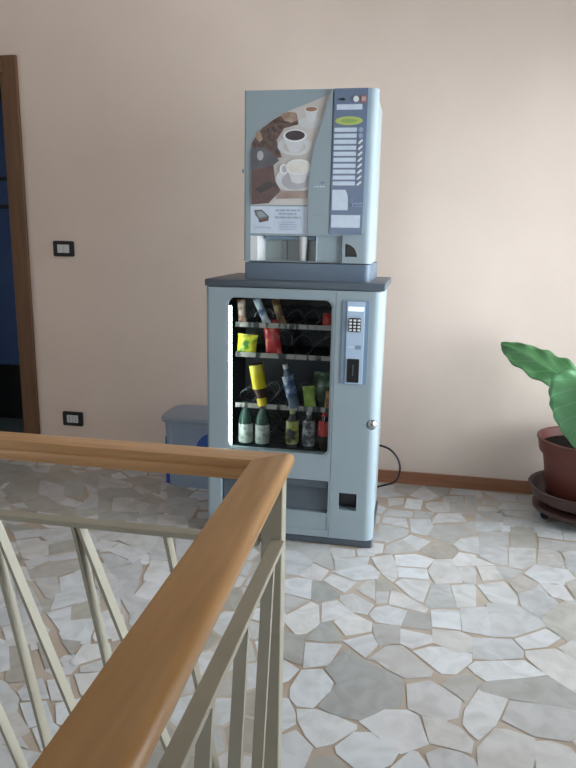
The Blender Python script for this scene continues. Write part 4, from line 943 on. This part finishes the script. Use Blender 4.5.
def leaf(rows, mat, bulge, wave, edge=.06, nu=12):
    """rows: (left edge, midrib, right edge) from base to tip"""
    Ls, Ms, Rs = (smooth_path([r[i] for r in rows], 5) for i in range(3))
    n = len(Ls); bm = B(); uv = bm.loops.layers.uv.new('UVMap'); g = []
    for i in range(n):
        row = []
        for k in range(nu + 1):
            u = -1 + 2 * k / nu; e = Ls[i] if u < 0 else Rs[i]; t = abs(u)
            p = Ms[i].lerp(e, t)
            across = (Rs[i] - Ls[i]); along = (Ms[min(i + 1, n - 1)] - Ms[max(i - 1, 0)])
            nr = across.cross(along); nr = nr.normalized() if nr.length > 1e-9 else Vector((0, -1, 0))
            p = p + (e - Ms[i]) * (edge * t * math.sin(i * 1.15 + (0 if u < 0 else .8)))
            p = p + nr * (bulge * math.sin(PI * min(1, t * 1.0)) + wave * t * t * math.sin(i * .9 + (0 if u < 0 else 1.3)))
            row.append((bm.verts.new(p), k / nu, i / (n - 1)))
        g.append(row)
    for i in range(n - 1):
        for k in range(nu):
            q = [g[i][k], g[i][k + 1], g[i + 1][k + 1], g[i + 1][k]]
            f = bm.faces.new([v[0] for v in q])
            for l, v in zip(f.loops, q): l[uv].uv = (v[1], v[2])
    bmesh.ops.remove_doubles(bm, verts=bm.verts, dist=1e-5)
    o = obj('leaf', bm, mat, pp, smooth=80)
    md = o.modifiers.new('thick', 'SOLIDIFY'); md.thickness = .0018; md.offset = 0
    return o
top = [(1.259, .807), (1.314, .811), (1.381, .803), (1.450, .785), (1.519, .760), (1.592, .726), (1.635, .690), (1.665, .650)]
mid = [(1.256, .799), (1.316, .783), (1.386, .753), (1.456, .714), (1.526, .680), (1.599, .648), (1.635, .628), (1.660, .612)]
low = [(1.262, .772), (1.292, .732), (1.356, .685), (1.432, .646), (1.501, .620), (1.575, .597), (1.62, .590), (1.66, .598)]
ya = [-.150, -.165, -.185, -.205, -.22, -.23, -.235, -.235]
rowsA = [((top[i][0], ya[i] + .035 * min(1, i / 3), top[i][1]), (mid[i][0], ya[i] - .01, mid[i][1]), (low[i][0], ya[i] - .05 * min(1, i / 3), low[i][1])) for i in range(8)]
leaf(rowsA[::-1], M['leaf'], .010, .007)
bl = [(1.565, .738), (1.510, .740), (1.455, .722), (1.436, .675), (1.438, .620), (1.450, .572), (1.474, .518), (1.512, .462), (1.560, .410), (1.612, .368)]
bmid = [(1.578, .715), (1.570, .700), (1.562, .675), (1.560, .635), (1.562, .590), (1.566, .545), (1.572, .500), (1.582, .455), (1.598, .405), (1.614, .362)]
br = [(1.5 * m_[0] - .5 * l_[0] + .012, l_[1] - .02) for l_, m_ in zip(bl, bmid)]; br[-1] = (1.616, .366)
yb = [-.47, -.49, -.505, -.52, -.53, -.535, -.535, -.53, -.52, -.51]
rowsB = [((bl[i][0], yb[i] + .045, bl[i][1]), (bmid[i][0], yb[i], bmid[i][1]), (br[i][0], yb[i] + .045, br[i][1])) for i in range(10)]
leaf(rowsB, M['leaf_pale'], .012, .006, .022)
def stem(pts, r): bm = B(); tube(bm, smooth_path(pts, 6), lambda t: r * (1 - .45 * t), 8); obj('stem', bm, M['stem'], pp, smooth=60)
stem([(PX - .02, PY, .35), (PX - .01, PY + .01, .47), (PX - .005, PY + .03, .57), (1.657, -.243, .613)], .011)
stem([(PX + .01, PY - .03, .35), (PX - .01, PY - .08, .50), (PX - .05, PY - .15, .64), (1.574, -.478, .705)], .011)
# ------------------------------------------------------------------ daylight and camera
w = bpy.data.worlds.new('daylight'); bpy.context.scene.world = w; w.use_nodes = True
bg = w.node_tree.nodes['Background']; bg.inputs['Color'].default_value = (.96, 1.0, 1.05, 1); bg.inputs['Strength'].default_value = 10.9
ld = bpy.data.lights.new('window_daylight', 'AREA'); ld.shape = 'RECTANGLE'; ld.size = WZ1 - WZ0; ld.size_y = WY1 - WY0
lo_ = bpy.data.objects.new('window_daylight', ld); COL.objects.link(lo_)
lo_.location = (XR + .09, (WY0 + WY1) / 2, (WZ0 + WZ1) / 2); lo_.rotation_euler = (0, PI / 2, 0)
ld.cycles.is_portal = True
l2 = bpy.data.lights.new('window_daylight', 'AREA'); l2.shape = 'RECTANGLE'; l2.size = FX1 - FX0; l2.size_y = FZ1 - FZ0; l2.cycles.is_portal = True
o2 = bpy.data.objects.new('window_daylight', l2); COL.objects.link(o2); o2.location = ((FX0 + FX1) / 2, YF - .09, (FZ0 + FZ1) / 2); o2.rotation_euler = (PI / 2, 0, 0)  # portal at the added fill window

cam = bpy.data.cameras.new('camera'); co = bpy.data.objects.new('camera', cam); COL.objects.link(co)
r = Vector((0.98166375, 0.18980122, 0.01765748)); u = Vector((-0.05722441, 0.20506973, 0.97707306)); f = Vector((-0.18182864, 0.96016764, -0.21217078))
mt = Matrix((r, u, -f)).transposed().to_4x4(); mt.translation = Vector((.8558, -3.5031, 1.2818))
co.matrix_world = mt
cam.sensor_fit = 'VERTICAL'; cam.sensor_height = 24; cam.lens = 24 * 675.97 / 768; cam.clip_start = .02
sc = bpy.context.scene; sc.camera = co
sc.view_settings.view_transform = 'Standard'; sc.view_settings.look = 'None'; sc.view_settings.exposure = 0.0; sc.view_settings.gamma = 1.0
